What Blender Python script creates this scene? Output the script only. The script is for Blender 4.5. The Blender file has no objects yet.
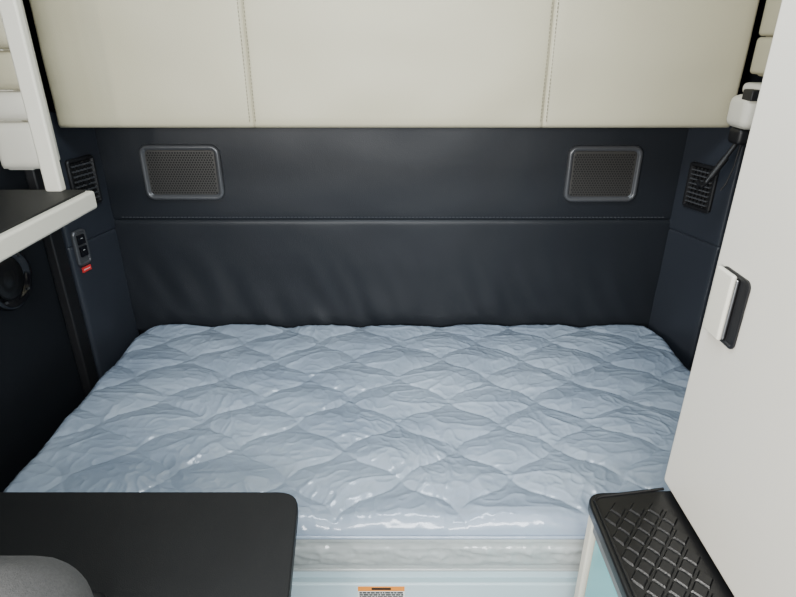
import bpy, bmesh, math, random
from mathutils import Vector, Matrix, noise
random.seed(3)
D=bpy.data
col=bpy.context.scene.collection

# ---------------------------------------------------------------- materials
def mat(name, base, rough=0.6, var=None, vscale=4, bump=0.0, bscale=200, bump2=0.0, b2scale=6,
        metal=0.0, coat=0.0, coat_rough=0.1, spec=0.5, sheen=0.0):
    m=D.materials.new(name); m.use_nodes=True
    nt=m.node_tree; N=nt.nodes; L=nt.links
    p=N['Principled BSDF']
    p.inputs['Base Color'].default_value=(*base,1)
    p.inputs['Roughness'].default_value=rough
    p.inputs['Metallic'].default_value=metal
    p.inputs['Coat Weight'].default_value=coat
    p.inputs['Coat Roughness'].default_value=coat_rough
    p.inputs['Specular IOR Level'].default_value=spec
    p.inputs['Sheen Weight'].default_value=sheen
    tc=N.new('ShaderNodeTexCoord')
    if var:
        n=N.new('ShaderNodeTexNoise'); n.inputs['Scale'].default_value=vscale; n.inputs['Detail'].default_value=5
        mx=N.new('ShaderNodeMix'); mx.data_type='RGBA'
        mx.inputs[6].default_value=(*base,1); mx.inputs[7].default_value=(*var,1)
        L.new(tc.outputs['Object'],n.inputs['Vector']); L.new(n.outputs['Fac'],mx.inputs[0]); L.new(mx.outputs[2],p.inputs['Base Color'])
    prev=None
    for s,sc,det,dist in ((bump2,b2scale,3,0.01),(bump,bscale,4,0.0008)):
        if s>0:
            n=N.new('ShaderNodeTexNoise'); n.inputs['Scale'].default_value=sc; n.inputs['Detail'].default_value=det
            b=N.new('ShaderNodeBump'); b.inputs['Strength'].default_value=s; b.inputs['Distance'].default_value=dist
            L.new(tc.outputs['Object'],n.inputs['Vector']); L.new(n.outputs['Fac'],b.inputs['Height'])
            if prev: L.new(prev.outputs['Normal'],b.inputs['Normal'])
            prev=b
    if prev: L.new(prev.outputs['Normal'],p.inputs['Normal'])
    return m

M_navy=mat('navy_vinyl',(0.0095,0.0112,0.0145),0.42,(0.0135,0.0157,0.0195),3,bump=0.6,bscale=350,bump2=0.12,b2scale=7,spec=0.3)
M_navy2=mat('side_vinyl',(0.018,0.021,0.028),0.38,(0.025,0.029,0.037),3,bump=0.5,bscale=350,bump2=0.08,b2scale=7,spec=0.4)
M_darkwall=mat('dark_wall',(0.006,0.0072,0.0100),0.6,bump=0.4,bscale=250,spec=0.3)
M_beige=mat('beige_vinyl',(0.405,0.373,0.262),0.45,(0.445,0.412,0.295),2,bump=0.5,bscale=300,bump2=0.08,b2scale=4,spec=0.4)
M_beige_seam=mat('beige_seam',(0.20,0.185,0.125),0.8)
M_cream=mat('cream_plastic',(0.60,0.575,0.49),0.5,bump=0.3,bscale=400)
M_white=mat('cabinet_laminate',(0.62,0.59,0.52),0.42,(0.66,0.63,0.56),2,bump=0.15,bscale=500)
M_black=mat('black_plastic',(0.009,0.009,0.010),0.45,bump=0.3,bscale=400,spec=0.35)
M_gloss=mat('gloss_black',(0.006,0.006,0.008),0.12)
M_frame=mat('speaker_frame',(0.075,0.077,0.082),0.3,metal=0.3)
M_grille=mat('speaker_grille',(0.055,0.052,0.048),0.4,metal=0.4)
M_hole=mat('hole_black',(0.002,0.002,0.002),0.9)
M_table=mat('table_laminate',(0.0075,0.0077,0.0080),0.55,(0.010,0.0102,0.0106),20,bump=0.6,bscale=500,spec=0.25)
M_tedge=mat('table_edge',(0.006,0.006,0.007),0.35)
M_rubber=mat('black_rubber',(0.006,0.006,0.0065),0.3,bump=0.3,bscale=300,spec=0.45)
M_fabric=mat('grey_fabric',(0.028,0.027,0.027),0.9,(0.085,0.083,0.081),250,bump=1.0,bscale=500,sheen=0.05)
M_grey=mat('grey_plastic',(0.14,0.145,0.15),0.5,bump=0.2,bscale=300)
M_teal=mat('teal_lit_panel',(0.16,0.44,0.47),0.25)  # teal light of the cabinet interior, painted in as the panel's colour
M_base=mat('bunk_base_teal_reflect',(0.48,0.60,0.64),0.3)  # pale base with a teal reflected tint mixed into its colour
M_thread=mat('stitch_thread',(0.05,0.054,0.062),0.8)
M_red=mat('red_tag',(0.6,0.03,0.03),0.5)
M_orange=mat('label_orange',(0.75,0.25,0.03),0.5)
M_lwhite=mat('label_white',(0.7,0.7,0.66),0.5)
M_ink=mat('label_ink',(0.01,0.01,0.01),0.6)
M_floor=mat('floor_vinyl',(0.06,0.06,0.062),0.6,(0.09,0.09,0.09),60,bump=0.4,bscale=200)
M_ceil=mat('ceiling_liner',(0.45,0.44,0.39),0.9,bump=0.4,bscale=200)
M_chrome=mat('metal_satin',(0.5,0.5,0.5),0.3,metal=1.0)

# mattress ticking under a wrinkled clear plastic film
def mattress_mat(name,c0,c1):
    m=D.materials.new(name); m.use_nodes=True
    nt=m.node_tree;N=nt.nodes;L=nt.links;p=N['Principled BSDF']
    tc=N.new('ShaderNodeTexCoord')
    n=N.new('ShaderNodeTexNoise'); n.inputs['Scale'].default_value=3.0; n.inputs['Detail'].default_value=6
    L.new(tc.outputs['Object'],n.inputs['Vector'])
    cr=N.new('ShaderNodeValToRGB')
    cr.color_ramp.elements[0].position=0.3; cr.color_ramp.elements[0].color=(*c0,1)
    cr.color_ramp.elements[1].position=0.7; cr.color_ramp.elements[1].color=(*c1,1)
    L.new(n.outputs['Fac'],cr.inputs['Fac']); L.new(cr.outputs['Color'],p.inputs['Base Color'])
    p.inputs['Roughness'].default_value=0.5
    mp=N.new('ShaderNodeMapping'); mp.inputs['Scale'].default_value=(1.0,1.9,1.0); mp.inputs['Rotation'].default_value=(0,0,0.35)
    L.new(tc.outputs['Object'],mp.inputs['Vector'])
    w=N.new('ShaderNodeTexNoise'); w.inputs['Scale'].default_value=9; w.inputs['Detail'].default_value=7; w.inputs['Distortion'].default_value=1.2
    w.inputs['Roughness'].default_value=0.65
    w.noise_type='RIDGED_MULTIFRACTAL'
    L.new(mp.outputs['Vector'],w.inputs['Vector'])
    b=N.new('ShaderNodeBump'); b.inputs['Strength'].default_value=1.0; b.inputs['Distance'].default_value=0.007
    L.new(w.outputs['Fac'],b.inputs['Height'])
    p.inputs['Coat Weight'].default_value=1.0; p.inputs['Coat Roughness'].default_value=0.15; p.inputs['Coat IOR'].default_value=1.6
    L.new(b.outputs['Normal'],p.inputs['Coat Normal'])
    b2=N.new('ShaderNodeBump'); b2.inputs['Strength'].default_value=0.3; b2.inputs['Distance'].default_value=0.004
    L.new(w.outputs['Fac'],b2.inputs['Height']); L.new(b2.outputs['Normal'],p.inputs['Normal'])
    return m
M_mat=mattress_mat('mattress_ticking_film',(0.245,0.305,0.39),(0.345,0.415,0.50))
M_matside=mattress_mat('mattress_border_film',(0.33,0.36,0.36),(0.44,0.465,0.45))

# ---------------------------------------------------------------- helpers
def obj_from_bm(name,bm,m,parent=None,smooth=True,mtx=None,wn=False):
    me=D.meshes.new(name); bm.normal_update(); bm.to_mesh(me); bm.free()
    if smooth:
        for f in me.polygons: f.use_smooth=True
    o=D.objects.new(name,me); col.objects.link(o)
    ms=m if isinstance(m,(list,tuple)) else [m]
    for x in ms: me.materials.append(x)
    if mtx is not None: o.matrix_world=mtx
    if wn:
        md=o.modifiers.new('wn','WEIGHTED_NORMAL'); md.keep_sharp=False; md.weight=80
    if parent: o.parent=parent
    return o
def empty(name):
    e=D.objects.new(name,None); col.objects.link(e); e.empty_display_size=0.1; return e
def box(name,lo,hi,m,bev=0.005,parent=None,seg=3,mtx=None):
    bm=bmesh.new(); bmesh.ops.create_cube(bm,size=1)
    lo=Vector(lo);hi=Vector(hi);c=(lo+hi)/2;s=hi-lo
    for v in bm.verts: v.co=Vector((v.co.x*s.x,v.co.y*s.y,v.co.z*s.z))+c
    if bev>0: bmesh.ops.bevel(bm,geom=bm.edges[:],offset=bev,segments=seg,profile=0.5,affect='EDGES')
    return obj_from_bm(name,bm,m,parent,smooth=bev>0,mtx=mtx,wn=bev>0)
def frame_mtx(o,U,V):
    U=Vector(U).normalized();V=Vector(V).normalized();W=U.cross(V)
    M=Matrix.Identity(4)
    for i in range(3):
        M[i][0]=U[i];M[i][1]=V[i];M[i][2]=W[i];M[i][3]=o[i]
    return M
def pad(name,w,h,th,m,mtx,parent=None,r=0.02,puff=0.004,step=0.012,wr=0.0,gx=(),gy=(),gw=0.006,gd=0.005,low=0.0):
    """upholstered pad in local XY (0..w,0..h), rising along +Z; gx/gy are sewn seam positions"""
    bm=bmesh.new()
    def samples(L,gs):
        s=set([0,r*0.06,r*0.15,r*0.3,r*0.6,r]); s|=set([L-b for b in list(s)])
        n=max(2,int((L-2*r)/step)); s|=set([r+(L-2*r)*i/n for i in range(1,n)])
        for g0 in gs:
            s={x for x in s if abs(x-g0)>gw*3.2}
            s|=set([g0+k*gw for k in (-3,-2.2,-1.5,-1,-0.6,-0.3,-0.12,0,0.12,0.3,0.6,1,1.5,2.2,3)])
        return sorted(s)
    xs=samples(w,gx); ys=samples(h,gy); g=[]
    def seam(x,gs):
        d=0
        for g0 in gs: d+=math.exp(-abs(x-g0)/gw*1.1)
        return d*gd
    bx=[0]+list(gx)+[w]; by=[0]+list(gy)+[h]
    def seg(x,b):
        for a,c in zip(b,b[1:]):
            if x<=c: return math.sin(math.pi*(x-a)/(c-a))
        return 0
    for y in ys:
        row=[]
        for x in xs:
            ex=min(x,w-x);ey=min(y,h-y)
            def prof(e):
                k=max(0,1-e/r); return math.sqrt(max(0,1-k*k))
            q=prof(ex)*prof(ey)
            z=th*0.4+th*0.6*q+puff*abs(seg(x,bx)*seg(y,by))**0.6*q
            z-=seam(x,gx)+seam(y,gy)
            if wr: z+=wr*noise.noise(Vector((x*5,y*8,w)))*q
            if low:   # soft vertical puckers close to the lower edge
                z+=low*max(0,1-y/0.36)*noise.noise(Vector((x*16+y*6,y*5,2)))*q
            row.append(bm.verts.new((x,y,z)))
        g.append(row)
    for j in range(len(ys)-1):
        for i in range(len(xs)-1):
            bm.faces.new((g[j][i],g[j][i+1],g[j+1][i+1],g[j+1][i])).smooth=True
    loop=[g[0][i] for i in range(len(xs))]+[g[j][-1] for j in range(1,len(ys))]+[g[-1][i] for i in range(len(xs)-2,-1,-1)]+[g[j][0] for j in range(len(ys)-2,0,-1)]
    top=[bm.verts.new(v.co) for v in loop]
    lowv=[bm.verts.new((v.co.x,v.co.y,0)) for v in loop]
    n=len(loop)
    for i in range(n): bm.faces.new((top[i],lowv[i],lowv[(i+1)%n],top[(i+1)%n]))
    bm.faces.new(list(reversed(lowv)))
    return obj_from_bm(name,bm,m,parent,smooth=False,mtx=mtx)
def rr_pts(w,h,r,inset,z,seg=6):
    w2=w/2-inset;h2=h/2-inset;r=max(0.0005,r-inset);pts=[]
    for k,(sx,sy) in enumerate(((1,1),(-1,1),(-1,-1),(1,-1))):
        for i in range(seg+1):
            a=math.pi/2*(k+i/seg); pts.append((sx*(w2-r)+r*math.cos(a),sy*(h2-r)+r*math.sin(a),z))
    return pts
def loft(name,w,h,r,prof,m,mtx,parent=None,smooth=False):
    bm=bmesh.new(); loops=[]
    for ins,z in prof: loops.append([bm.verts.new(p) for p in rr_pts(w,h,r,ins,z)])
    for a,b in zip(loops,loops[1:]):
        n=len(a)
        for i in range(n): bm.faces.new((a[i],a[(i+1)%n],b[(i+1)%n],b[i]))
    bm.faces.new(loops[-1]); bm.faces.new(list(reversed(loops[0])))
    return obj_from_bm(name,bm,m,parent,smooth=smooth,mtx=mtx)
def multibox(name,boxes,m,mtx=None,parent=None):
    bm=bmesh.new()
    for lo,hi in boxes:
        lo=Vector(lo);hi=Vector(hi)
        vs=[bm.verts.new((hi.x if i&1 else lo.x,hi.y if i&2 else lo.y,hi.z if i&4 else lo.z)) for i in range(8)]
        for f in ((0,2,3,1),(4,5,7,6),(0,1,5,4),(2,6,7,3),(0,4,6,2),(1,3,7,5)): bm.faces.new([vs[k] for k in f])
    return obj_from_bm(name,bm,m,parent,smooth=False,mtx=mtx)
def poly_prism(name,pts,z0,z1,m,parent=None,bev=0.004):
    bm=bmesh.new(); lo=[bm.verts.new((x,y,z0)) for x,y in pts]; hi=[bm.verts.new((x,y,z1)) for x,y in pts]
    n=len(pts)
    for i in range(n): bm.faces.new((lo[i],lo[(i+1)%n],hi[(i+1)%n],hi[i]))
    top=bm.faces.new(hi); bot=bm.faces.new(list(reversed(lo)))
    bmesh.ops.recalc_face_normals(bm,faces=bm.faces[:])
    if bev: bmesh.ops.bevel(bm,geom=list(set(list(top.edges)+list(bot.edges))),offset=bev,segments=3,profile=0.5,affect='EDGES')
    return obj_from_bm(name,bm,m,parent,wn=True)
def round_poly(pts,rs,seg=6):
    out=[];n=len(pts)
    for i in range(n):
        p=Vector(pts[i]);a=(Vector(pts[i-1])-p).normalized();b=(Vector(pts[(i+1)%n])-p).normalized();r=rs[i]
        if r<=0: out.append(tuple(p)); continue
        s=p+a*r;e=p+b*r
        for k in range(seg+1):
            t=k/seg; q=s*(1-t)**2+p*2*t*(1-t)+e*t*t; out.append(tuple(q))
    return out
def tube(name,pts,r,m,parent=None,cyclic=False,res=3):
    cu=D.curves.new(name,'CURVE');cu.dimensions='3D';cu.bevel_depth=r;cu.bevel_resolution=res;cu.use_fill_caps=True
    s=cu.splines.new('POLY');s.points.add(len(pts)-1)
    for q,p in zip(s.points,pts): q.co=(*p,1)
    s.use_cyclic_u=cyclic
    o=D.objects.new(name,cu);col.objects.link(o);cu.materials.append(m)
    if parent:o.parent=parent
    return o

# ---------------------------------------------------------------- shell
XL,XR=-1.06,1.04
floor=box('floor',(XL-0.05,-1.3,-0.05),(XR+0.05,2.0,0),M_floor,0)
ceiling=box('ceiling',(XL-0.05,-1.3,2.3),(XR+0.05,2.0,2.35),M_ceil,0)
wall_back=box('wall_back',(XL-0.05,1.925,0),(XR+0.05,2.0,2.3),M_darkwall,0)
wall_left=box('wall_left',(XL-0.05,-0.15,0),(XL,1.925,2.3),M_darkwall,0)
wall_right=box('wall_right',(XR,-0.15,0),(XR+0.05,1.925,2.3),M_darkwall,0)
ZS=1.029
bx0,bx1=-0.985,0.944
def backmtx(x,z,y=1.925): return frame_mtx((x,y,z),(1,0,0),(0,0,1))
pad('back_pad',bx1-bx0,1.42-0.60,0.028,M_navy,backmtx(bx0,0.60),wall_back,r=0.010,puff=0.003,wr=0.002,gy=(ZS-0.60,),gw=0.005,gd=0.006,low=0.008)
st=[]
x=-0.94
while x<0.90:
    st.append(((x,1.8945,ZS+0.010),(x+0.008,1.8975,ZS+0.0118))); x+=0.0125
multibox('back_pad_stitching',st,M_thread,parent=wall_back)

def side_panel(name,back,front,leftside):
    w=(Vector(back)-Vector(front)).length
    e=empty(name)
    if leftside: o2=(front[0],front[1]); U=(back[0]-front[0],back[1]-front[1],0)
    else: o2=(back[0],back[1]); U=(front[0]-back[0],front[1]-back[1],0)
    W=Vector(U).normalized().cross(Vector((0,0,1)))
    o=Vector((o2[0],o2[1],0))-W*0.022
    pad('side_pad',w,1.40-0.45,0.022,M_navy2,frame_mtx((o.x,o.y,0.45),U,(0,0,1)),e,r=0.006,puff=0.002,wr=0.001,gy=(ZS-0.03-0.45,),gw=0.004,gd=0.005)
    return e,Vector(U).normalized(),W
L_e,L_U,L_W=side_panel('side_trim_panel',(-0.968,1.908),(-1.022,1.69),True)
R_e,R_U,R_W=side_panel('side_trim_panel',(0.926,1.908),(1.002,1.70),False)
box('trim_1',(XL,1.63,0.0),(-1.03,1.69,2.3),M_black,0.006)
box('trim_2',(1.01,1.62,0.0),(XR,1.695,2.3),M_navy2,0.006)

# vents
def vent(o,U,w=0.115,h=0.155):
    e=empty('air_vent'); M=frame_mtx(o,U,(0,0,1))
    loft('bezel',w,h,0.012,[(0,0),(0,0.007),(0.003,0.010),(0.009,0.010),(0.013,0.004),(0.014,0.002)],M_black,M,e)
    loft('duct_shadow',w-0.028,h-0.028,0.004,[(0,0.001),(0,0.0025)],M_hole,M,e)
    bs=[]
    n=8
    for i in range(n):
        y=-h/2+0.022+(h-0.044)*i/(n-1); bs.append(((-w/2+0.014,y-0.0018,0.002),(w/2-0.014,y+0.0018,0.011)))
    multibox('louvres',bs,M_frame,M,e)
    bs=[]
    for i in range(5):
        x=-w/2+0.026+(w-0.052)*i/4; bs.append(((x-0.0014,-h/2+0.014,0.002),(x+0.0014,h/2-0.014,0.010)))
    multibox('vanes',bs,M_black,M,e)
    multibox('tab',[((-0.004,-0.006,0.004),(0.004,0.006,0.016))],M_black,M,e)
c=Vector((-0.972,1.895,0))-L_U*0.095; vent((c.x+L_W.x*0.003,c.y+L_W.y*0.003,1.182),L_U)
c=Vector((0.931,1.895,0))+R_U*0.095; vent((c.x+R_W.x*0.003,c.y+R_W.y*0.003,1.165),R_U,0.11,0.145)

# switch panel
e=empty('bunk_switch_panel'); c=Vector((-0.972,1.895,0))-L_U*0.168
M=frame_mtx((c.x+L_W.x*0.003,c.y+L_W.y*0.003,0.99),L_U,(0,0,1))
loft('plate',0.055,0.115,0.014,[(0,0),(0,0.006),(0.003,0.009),(0.007,0.009),(0.009,0.006)],M_frame,M,e)
multibox('rockers',[((-0.014,0.012,0.005),(0.014,0.042,0.012)),((-0.014,-0.028,0.005),(0.014,0.004,0.012))],M_gloss,M,e)
multibox('marks',[((-0.004,0.03,0.012),(0.004,0.0315,0.0125)),((-0.004,-0.008,0.012),(0.004,-0.0065,0.0125))],M_lwhite,M,e)
multibox('red_tag',[((-0.018,-0.080,0.002),(0.018,-0.064,0.006))],M_red,M,e)
multibox('tag_print',[((-0.014,-0.073,0.006),(0.014,-0.071,0.0063))],M_lwhite,M,e)

# speakers
def speaker(cx,w,h=0.182,z=1.193):
    e=empty('wall_speaker'); M=backmtx(cx,z,1.897)
    loft('frame',w,h,0.03,[(0,0),(0,0.008),(0.002,0.013),(0.006,0.016),(0.011,0.016),(0.015,0.012),(0.018,0.007)],M_frame,M,e,smooth=True)
    loft('grille',w-0.036,h-0.036,0.014,[(0,0.004),(0,0.008),(0.002,0.0095)],M_grille,M,e)
    bm=bmesh.new(); W=w-0.044;H=h-0.044; s=0.0088
    j=0; y=-H/2+0.003
    while y<=H/2-0.002:
        x=-W/2+0.003+(s/2 if j%2 else 0)
        while x<=W/2-0.002:
            vs=[bm.verts.new((x+0.0034*math.cos(k*math.pi/3),y+0.0034*math.sin(k*math.pi/3),0.0098)) for k in range(6)]
            bm.faces.new(vs); x+=s
        y+=s*0.87; j+=1
    obj_from_bm('perforations',bm,M_hole,e,smooth=False,mtx=M)
speaker(-0.708,0.262); speaker(0.673,0.242,0.185,1.188)

# ---------------------------------------------------------------- upper bunk (folded up)
ub=empty('folded_upper_bunk')
X0,X1=-0.988,0.968; zb=1.357; zt=2.12
box('core',(X0+0.02,1.752,zb+0.015),(X1-0.02,1.885,zt-0.01),M_beige,0.01,ub)
s1,s2=-0.419,0.419
pad('cushion_panel',X1-X0,zt-zb,0.032,M_beige,backmtx(X0,zb,1.752),ub,r=0.013,puff=0.006,wr=0.005,step=0.02,gx=(s1-X0,s2-X0),gw=0.005,gd=0.006)
st=[]
for sx in (s1-0.008,s1+0.008,s2-0.008,s2+0.008):
    z=zb+0.02
    while z<zt-0.02: st.append(((sx-0.0006,1.7160,z),(sx+0.0006,1.7225,z+0.006))); z+=0.010
multibox('seam_stitching',st,M_beige_seam,parent=ub)
box('hinge_rail',(X0+0.04,1.80,zb-0.010),(X1-0.04,1.88,zb+0.016),M_black,0.003,ub)

# ---------------------------------------------------------------- mattress
mx0,mx1,my0,my1=-0.93,0.935,0.925,1.885
mt=empty('mattress')
def build_mattress():
    zt=0.634; zb=0.505; R=0.085; nx,ny=600,320
    W=mx1-mx0;H=my1-my0;cx=(mx0+mx1)/2;cy=(my0+my1)/2
    bm=bmesh.new(); g=[]
    xs=[-W/2+W*i/nx for i in range(nx+1)];ys=[-H/2+H*i/ny for i in range(ny+1)]
    V=Vector; nn=noise.noise
    for y in ys:
        row=[]
        for x in xs:
            ax=abs(x)-(W/2-R);ay=abs(y)-(H/2-R)
            if ax>0 and ay>0:
                m_=max(ax,ay);l=math.hypot(ax,ay);k=m_/l
                px=math.copysign(W/2-R+ax*k,x);py=math.copysign(H/2-R+ay*k,y);e=R-m_
            else:
                px,py=x,y;e=min(W/2-abs(x),H/2-abs(y))
            wx,wy=px+cx,py+cy
            q1=0.045*nn(V((wx*3,wy*3,1)));q2=0.045*nn(V((wx*3,wy*3,7)))
            p=wx/0.27+q1*2;q=wy/0.225+q2*2+0.25
            A=p+q;B=p-q
            A2=A+0.050*math.sin(2*math.pi*B);B2=B+0.050*math.sin(2*math.pi*A)
            s=abs(math.sin(math.pi*A2))*abs(math.sin(math.pi*B2))
            rr=0.035; k=max(0,1-e/rr); edge=math.sqrt(max(0,1-k*k))
            z=zt-rr*0.7*(1-edge)
            z+=edge*(0.0138*(s**0.48))
            z+=edge*0.010*nn(V((wx*2.2,wy*2.6,3)))
            wp=2*nn(V((wx*4,wy*4,0)))
            c1=(1-abs(nn(V((wx*9+wp,wy*13,5)))*2))
            c2=(1-abs(nn(V((wx*22+wy*12+wp,wy*24-wx*8,9)))*2))
            c3=(1-abs(nn(V((wx*45-wy*16,wy*40+wx*14+wp,15)))*2))
            z+=edge*(0.0030*max(0,c1)**4+0.0018*max(0,c2)**4+0.0007*max(0,c3)**2)
            row.append(bm.verts.new((wx,wy,z)))
        g.append(row)
    for j in range(ny):
        for i in range(nx):
            bm.faces.new((g[j][i],g[j][i+1],g[j+1][i+1],g[j+1][i]))
    loop=[g[0][i] for i in range(nx+1)]+[g[j][nx] for j in range(1,ny+1)]+[g[ny][i] for i in range(nx-1,-1,-1)]+[g[j][0] for j in range(ny-1,0,-1)]
    n=len(loop); prev=loop
    rings=20
    nrm=[]
    for i in range(n):
        a=loop[i-1].co;b=loop[(i+1)%n].co;t=(b-a);nrm.append(Vector((t.y,-t.x,0)).normalized())
    z0=[v.co.z for v in loop]
    base=[Vector(v.co) for v in loop]
    for k in range(1,rings+1):
        f=k/rings; cur=[]
        for i in range(n):
            z=z0[i]+(zb-z0[i])*f
            off=0.008*math.sin(math.pi*f)-(0.012 if f>0.97 else 0)
            P=base[i]; fy=1 if P.y<cy else 0.3
            w=nn(V((P.x*7+P.y*7,z*60,2)))*0.0045
            w+=0.004*max(0,1-abs(nn(V((P.x*14+P.y*14+z*30,z*45,4)))*2))**3+0.002*max(0,1-abs(nn(V((P.x*40+P.y*40-z*50,z*70,8)))*2))**2
            if k in (4,16): off-=0.004
            q=P+nrm[i]*(off+w*fy*math.sin(math.pi*f))
            cur.append(bm.verts.new((q.x,q.y,z)))
        for i in range(n): bm.faces.new((prev[i],cur[i],cur[(i+1)%n],prev[(i+1)%n])).material_index=1
        prev=cur
    bm.faces.new(prev).material_index=1
    bmesh.ops.recalc_face_normals(bm,faces=bm.faces[:])
    obj_from_bm('quilted_body',bm,[M_mat,M_matside],mt)
    pts=[tuple(b+nrm[i]*0.003) for i,b in enumerate(base)][::3]
    tube('top_piping',pts,0.0045,M_mat,mt,cyclic=True)
    pts=[(b.x+nrm[i].x*0.002,b.y+nrm[i].y*0.002,zb+0.006) for i,b in enumerate(base)][::3]
    tube('bottom_piping',pts,0.0045,M_matside,mt,cyclic=True)
build_mattress()

# bunk base
bb=empty('bunk_base')
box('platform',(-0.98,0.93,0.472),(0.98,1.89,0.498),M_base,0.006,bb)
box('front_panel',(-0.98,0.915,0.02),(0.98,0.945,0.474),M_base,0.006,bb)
box('side_support',(-0.98,0.96,0.0),(-0.95,1.88,0.471),M_grey,0.003,bb)
box('side_support',(0.95,0.96,0.0),(0.98,1.88,0.471),M_grey,0.003,bb)
box('kick',(-0.96,0.925,0.0),(0.96,0.96,0.03),M_black,0.003,bb)

ML=frame_mtx((-0.038,0.9148,0.432),(1,0,0),(0,0,1)); wl=bb
multibox('warning_label_paper',[((-0.054,-0.036,0),(0.054,0.036,0.0006))],M_lwhite,ML,wl)
multibox('warning_label_header',[((-0.053,0.020,0.0006),(0.053,0.035,0.0009))],M_orange,ML,wl)
tx=[((-0.022,0.024,0.0009),(0.022,0.031,0.0011))]
for r in range(7):
    x=-0.05; y=0.012-r*0.0068
    while x<0.046:
        l=random.uniform(0.004,0.013); tx.append(((x,y,0.0006),(min(x+l,0.05),y+0.0050,0.0009))); x+=l+0.0012
multibox('warning_label_print',tx,M_ink,ML,wl)

# ---------------------------------------------------------------- left side: shelf, post, stacked cabinet
sh=empty('side_shelf')
box('tray',(XL+0.002,0.63,1.197),(-0.774,1.45,1.243),M_cream,0.007,sh)
box('mat_insert',(XL+0.006,0.65,1.242),(-0.790,1.436,1.248),M_table,0.002,sh)
box('bracket',(XL+0.002,1.30,1.12),(-1.0,1.33,1.198),M_black,0.004,sh)
box('upright_post',(-0.880,1.415,1.246),(-0.838,1.440,2.3),M_cream,0.006,sh)

oc=empty('overhead_side_cabinet')
box('carcass',(XL+0.003,1.56,1.27),(-0.985,1.70,2.298),M_cream,0.006,oc)
zs=[1.275,1.40,1.475,1.57,1.72,1.95,2.28]
for a,b in zip(zs,zs[1:]):
    pad('drawer_front',0.135,b-a-0.004,0.03+0.012*((a*10)%2>1),M_cream if a<1.45 else M_beige,frame_mtx((XL+0.003,1.56,a+0.002),(1,0,0),(0,0,1)),oc,r=0.02,puff=0.004)

rs=empty('round_wall_speaker'); MR=frame_mtx((XL,1.435,1.005),(0,1,0),(0,0,1))
def disc(name,prof,m,mtx,parent,seg=48):
    bm=bmesh.new();loops=[]
    for r,z in prof: loops.append([bm.verts.new((r*math.cos(2*math.pi*i/seg),r*math.sin(2*math.pi*i/seg),z)) for i in range(seg)])
    for a,b in zip(loops,loops[1:]):
        for i in range(seg): bm.faces.new((a[i],a[(i+1)%seg],b[(i+1)%seg],b[i]))
    bm.faces.new(loops[-1]);bm.faces.new(list(reversed(loops[0])))
    return obj_from_bm(name,bm,m,parent,mtx=mtx)
disc('bezel',[(0.088,0),(0.088,0.012),(0.082,0.02),(0.074,0.02),(0.068,0.012),(0.060,0.008)],M_gloss,MR,rs)
disc('cone',[(0.058,0.006),(0.055,0.014),(0.03,0.010),(0.02,0.012),(0.008,0.018)],M_black,MR,rs)
multibox('screws',[((0.07*math.cos(a)-0.003,0.07*math.sin(a)-0.003,0.018),(0.07*math.cos(a)+0.003,0.07*math.sin(a)+0.003,0.022)) for a in (0.8,2.36,3.93,5.5)],M_chrome,MR,rs)

# ---------------------------------------------------------------- right side
wc=empty('wardrobe_cabinet')
CX=0.531
box('body',(CX,0.12,0.79),(XR-0.002,0.90,2.295),M_white,0.008,wc)
ML2=frame_mtx((CX-0.0005,0.832,1.205),(0,-1,0),(0,0,1))
loft('latch_recess',0.080,0.118,0.012,[(0,0),(0,0.003),(0.002,0.004),(0.005,0.004),(0.007,0.001)],M_black,ML2,wc)
box('latch_paddle',(-0.042,-0.057,0.003),(0.008,0.057,0.012),M_cream,0.004,wc,mtx=ML2)
box('latch_lip',(0.008,-0.052,0.002),(0.013,0.052,0.007),M_chrome,0.002,wc,mtx=ML2)

cc=empty('side_counter_cabinet')
pts=round_poly([(0.370,0.15),(XR-0.003,0.15),(XR-0.003,0.905),(0.370,0.876)],[0,0,0,0.035])
poly_prism('countertop',pts,0.752,0.780,M_rubber,cc,0.006)
box('carcass',(0.395,0.17,0.0),(XR-0.003,0.868,0.751),M_grey,0.004,cc)
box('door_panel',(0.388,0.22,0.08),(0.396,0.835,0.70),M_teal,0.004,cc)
box('frame_stile',(0.380,0.842,0.02),(0.397,0.866,0.750),M_cream,0.004,cc)
box('frame_rail',(0.382,0.18,0.712),(0.397,0.840,0.750),M_grey,0.004,cc)
bm=bmesh.new(); dw,dl=0.036,0.044
def diamond(cx,cy):
    z0,z1=0.7795,0.7835
    P=[(cx+dw*0.44,cy),(cx,cy+dl*0.44),(cx-dw*0.44,cy),(cx,cy-dl*0.44)]
    Q=[(cx+dw*0.34,cy),(cx,cy+dl*0.34),(cx-dw*0.34,cy),(cx,cy-dl*0.34)]
    a=[bm.verts.new((x,y,z0)) for x,y in P];b=[bm.verts.new((x,y,z1)) for x,y in Q]
    for i in range(4): bm.faces.new((a[i],a[(i+1)%4],b[(i+1)%4],b[i]))
    bm.faces.new(b)
j=0;y=0.19
while y<0.85:
    x=0.40+(dw/2 if j%2 else 0)
    while x<0.525:
        diamond(x,y); x+=dw
    y+=dl/2;j+=1
obj_from_bm('diamond_tread',bm,M_rubber,cc,smooth=False)
tube('mat_rim',[(0.381,0.17,0.781),(0.381,0.85,0.781),(0.388,0.860,0.781),(0.40,0.864,0.781),(0.528,0.884,0.781)],0.003,M_rubber,cc)

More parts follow.
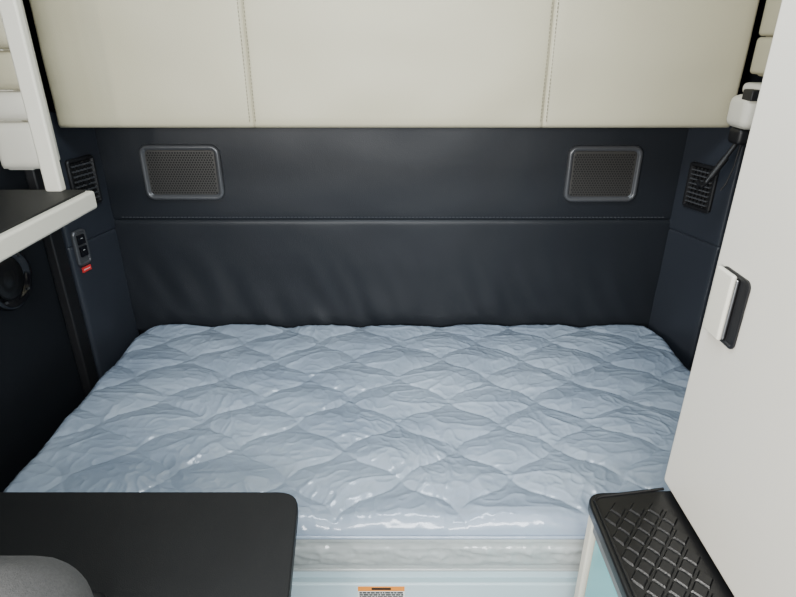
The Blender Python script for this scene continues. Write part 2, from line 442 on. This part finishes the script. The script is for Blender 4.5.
br=empty('bunk_latch_bracket')
box('housing',(0.925,1.60,1.368),(1.005,1.70,1.455),M_cream,0.022,br)
box('cap',(0.955,1.59,1.455),(1.036,1.70,1.485),M_cream,0.012,br)
box('slot',(0.928,1.594,1.444),(0.955,1.64,1.472),M_black,0.004,br)
box('pivot',(0.935,1.62,1.325),(0.985,1.68,1.370),M_black,0.012,br)
tube('release_lever',[(0.955,1.65,1.335),(0.935,1.648,1.30),(0.905,1.645,1.25),(0.885,1.643,1.215),(0.872,1.643,1.205)],0.007,M_black,br)
tube('lever_grip',[(0.928,1.646,1.288),(0.895,1.643,1.232)],0.010,M_black,br)
tube('lever_hook',[(0.885,1.643,1.215),(0.868,1.643,1.213),(0.860,1.643,1.222)],0.007,M_black,br)
tube('cord',[(0.97,1.66,1.335),(0.965,1.66,1.26),(0.955,1.662,1.21),(0.945,1.664,1.19)],0.0025,M_black,br)
oc2=empty('overhead_side_cabinet')
box('carcass',(0.988,1.30,1.50),(XR-0.002,1.705,2.298),M_beige,0.01,oc2)
for a,b in ((1.505,1.60),(1.60,1.78),(1.78,2.28)):
    pad('cushioned_front',0.40,b-a-0.002,0.022,M_beige,frame_mtx((0.989,1.705,a+0.001),(0,-1,0),(0,0,1)),oc2,r=0.010,puff=0.003)

# ---------------------------------------------------------------- table
tb=empty('folding_table')
pts=round_poly([(-0.80,0.857),(-0.191,0.857),(-0.148,0.36),(-0.335,0.36),(-0.350,0.612),(-0.80,0.612)],[0.02,0.042,0.03,0.02,0.02,0.02])
poly_prism('tabletop',pts,0.774,0.800,M_table,tb,0.004)
pts=round_poly([(-0.795,0.852),(-0.197,0.852),(-0.155,0.365),(-0.330,0.365),(-0.345,0.607),(-0.795,0.607)],[0.02,0.045,0.03,0.02,0.02,0.02])
poly_prism('under_frame',pts,0.762,0.775,M_tedge,tb,0.002)
tube('pedestal',[(-0.27,0.70,0.02),(-0.27,0.70,0.763)],0.03,M_chrome,tb,res=6)
disc('foot',[(0.12,0),(0.12,0.008),(0.05,0.02),(0.032,0.024)],M_black,Matrix.Translation((-0.27,0.70,0)),tb)
box('wall_arm',(XL+0.002,0.68,0.735),(-0.60,0.74,0.763),M_black,0.004,tb)

# ---------------------------------------------------------------- seat
se=empty('driver_seat')
def puffbox(name,lo,hi,m,bev,parent):
    return box(name,lo,hi,m,bev,parent,seg=8)
puffbox('backrest',(-0.96,0.40,0.46),(-0.405,0.592,0.985),M_fabric,0.09,se)
puffbox('back_shell',(-0.93,0.50,0.50),(-0.425,0.606,0.86),M_black,0.03,se)
puffbox('cushion',(-0.94,-0.08,0.38),(-0.43,0.42,0.52),M_fabric,0.06,se)
puffbox('headrest',(-0.82,0.44,1.03),(-0.56,0.55,1.22),M_fabric,0.05,se)
tube('headrest_stay',[(-0.75,0.50,0.93),(-0.75,0.50,1.06)],0.007,M_chrome,se)
tube('headrest_stay',[(-0.63,0.50,0.93),(-0.63,0.50,1.06)],0.007,M_chrome,se)
box('seat_frame',(-0.91,-0.05,0.30),(-0.47,0.48,0.385),M_black,0.02,se)
box('suspension_base',(-0.85,0.02,0.0),(-0.53,0.42,0.31),M_black,0.02,se)

# ---------------------------------------------------------------- lights
def area(name,loc,target,sx,sy,power,color):
    l=D.lights.new(name,'AREA');l.shape='RECTANGLE';l.size=sx;l.size_y=sy;l.energy=power;l.color=color
    o=D.objects.new(name,l);col.objects.link(o);o.location=loc
    d=Vector(target)-Vector(loc);o.rotation_euler=d.to_track_quat('-Z','Y').to_euler();return o
area('windshield_daylight',(0,-1.25,1.75),(0.1,1.4,0.8),1.8,0.6,100,(0.95,0.98,1.0))
area('side_window_daylight',(-1.3,-0.75,1.5),(0.7,1.0,0.9),0.7,0.6,72,(1.0,0.97,0.91))
area('skylight_daylight',(0.0,0.95,2.27),(0.05,1.2,0.5),0.8,0.35,20,(0.80,0.90,1.0))
w=D.worlds.new('world');bpy.context.scene.world=w;w.use_nodes=True
w.node_tree.nodes['Background'].inputs[0].default_value=(0.8,0.88,1.0,1)
w.node_tree.nodes['Background'].inputs[1].default_value=0.6

# ---------------------------------------------------------------- camera
cd=D.cameras.new('camera');cd.sensor_width=36;cd.lens=575/796*36;cd.clip_start=0.02
co=D.objects.new('camera',cd);col.objects.link(co);co.location=(0,0,1.6)
co.rotation_euler=(math.radians(90-24.5),0,0)
bpy.context.scene.camera=co
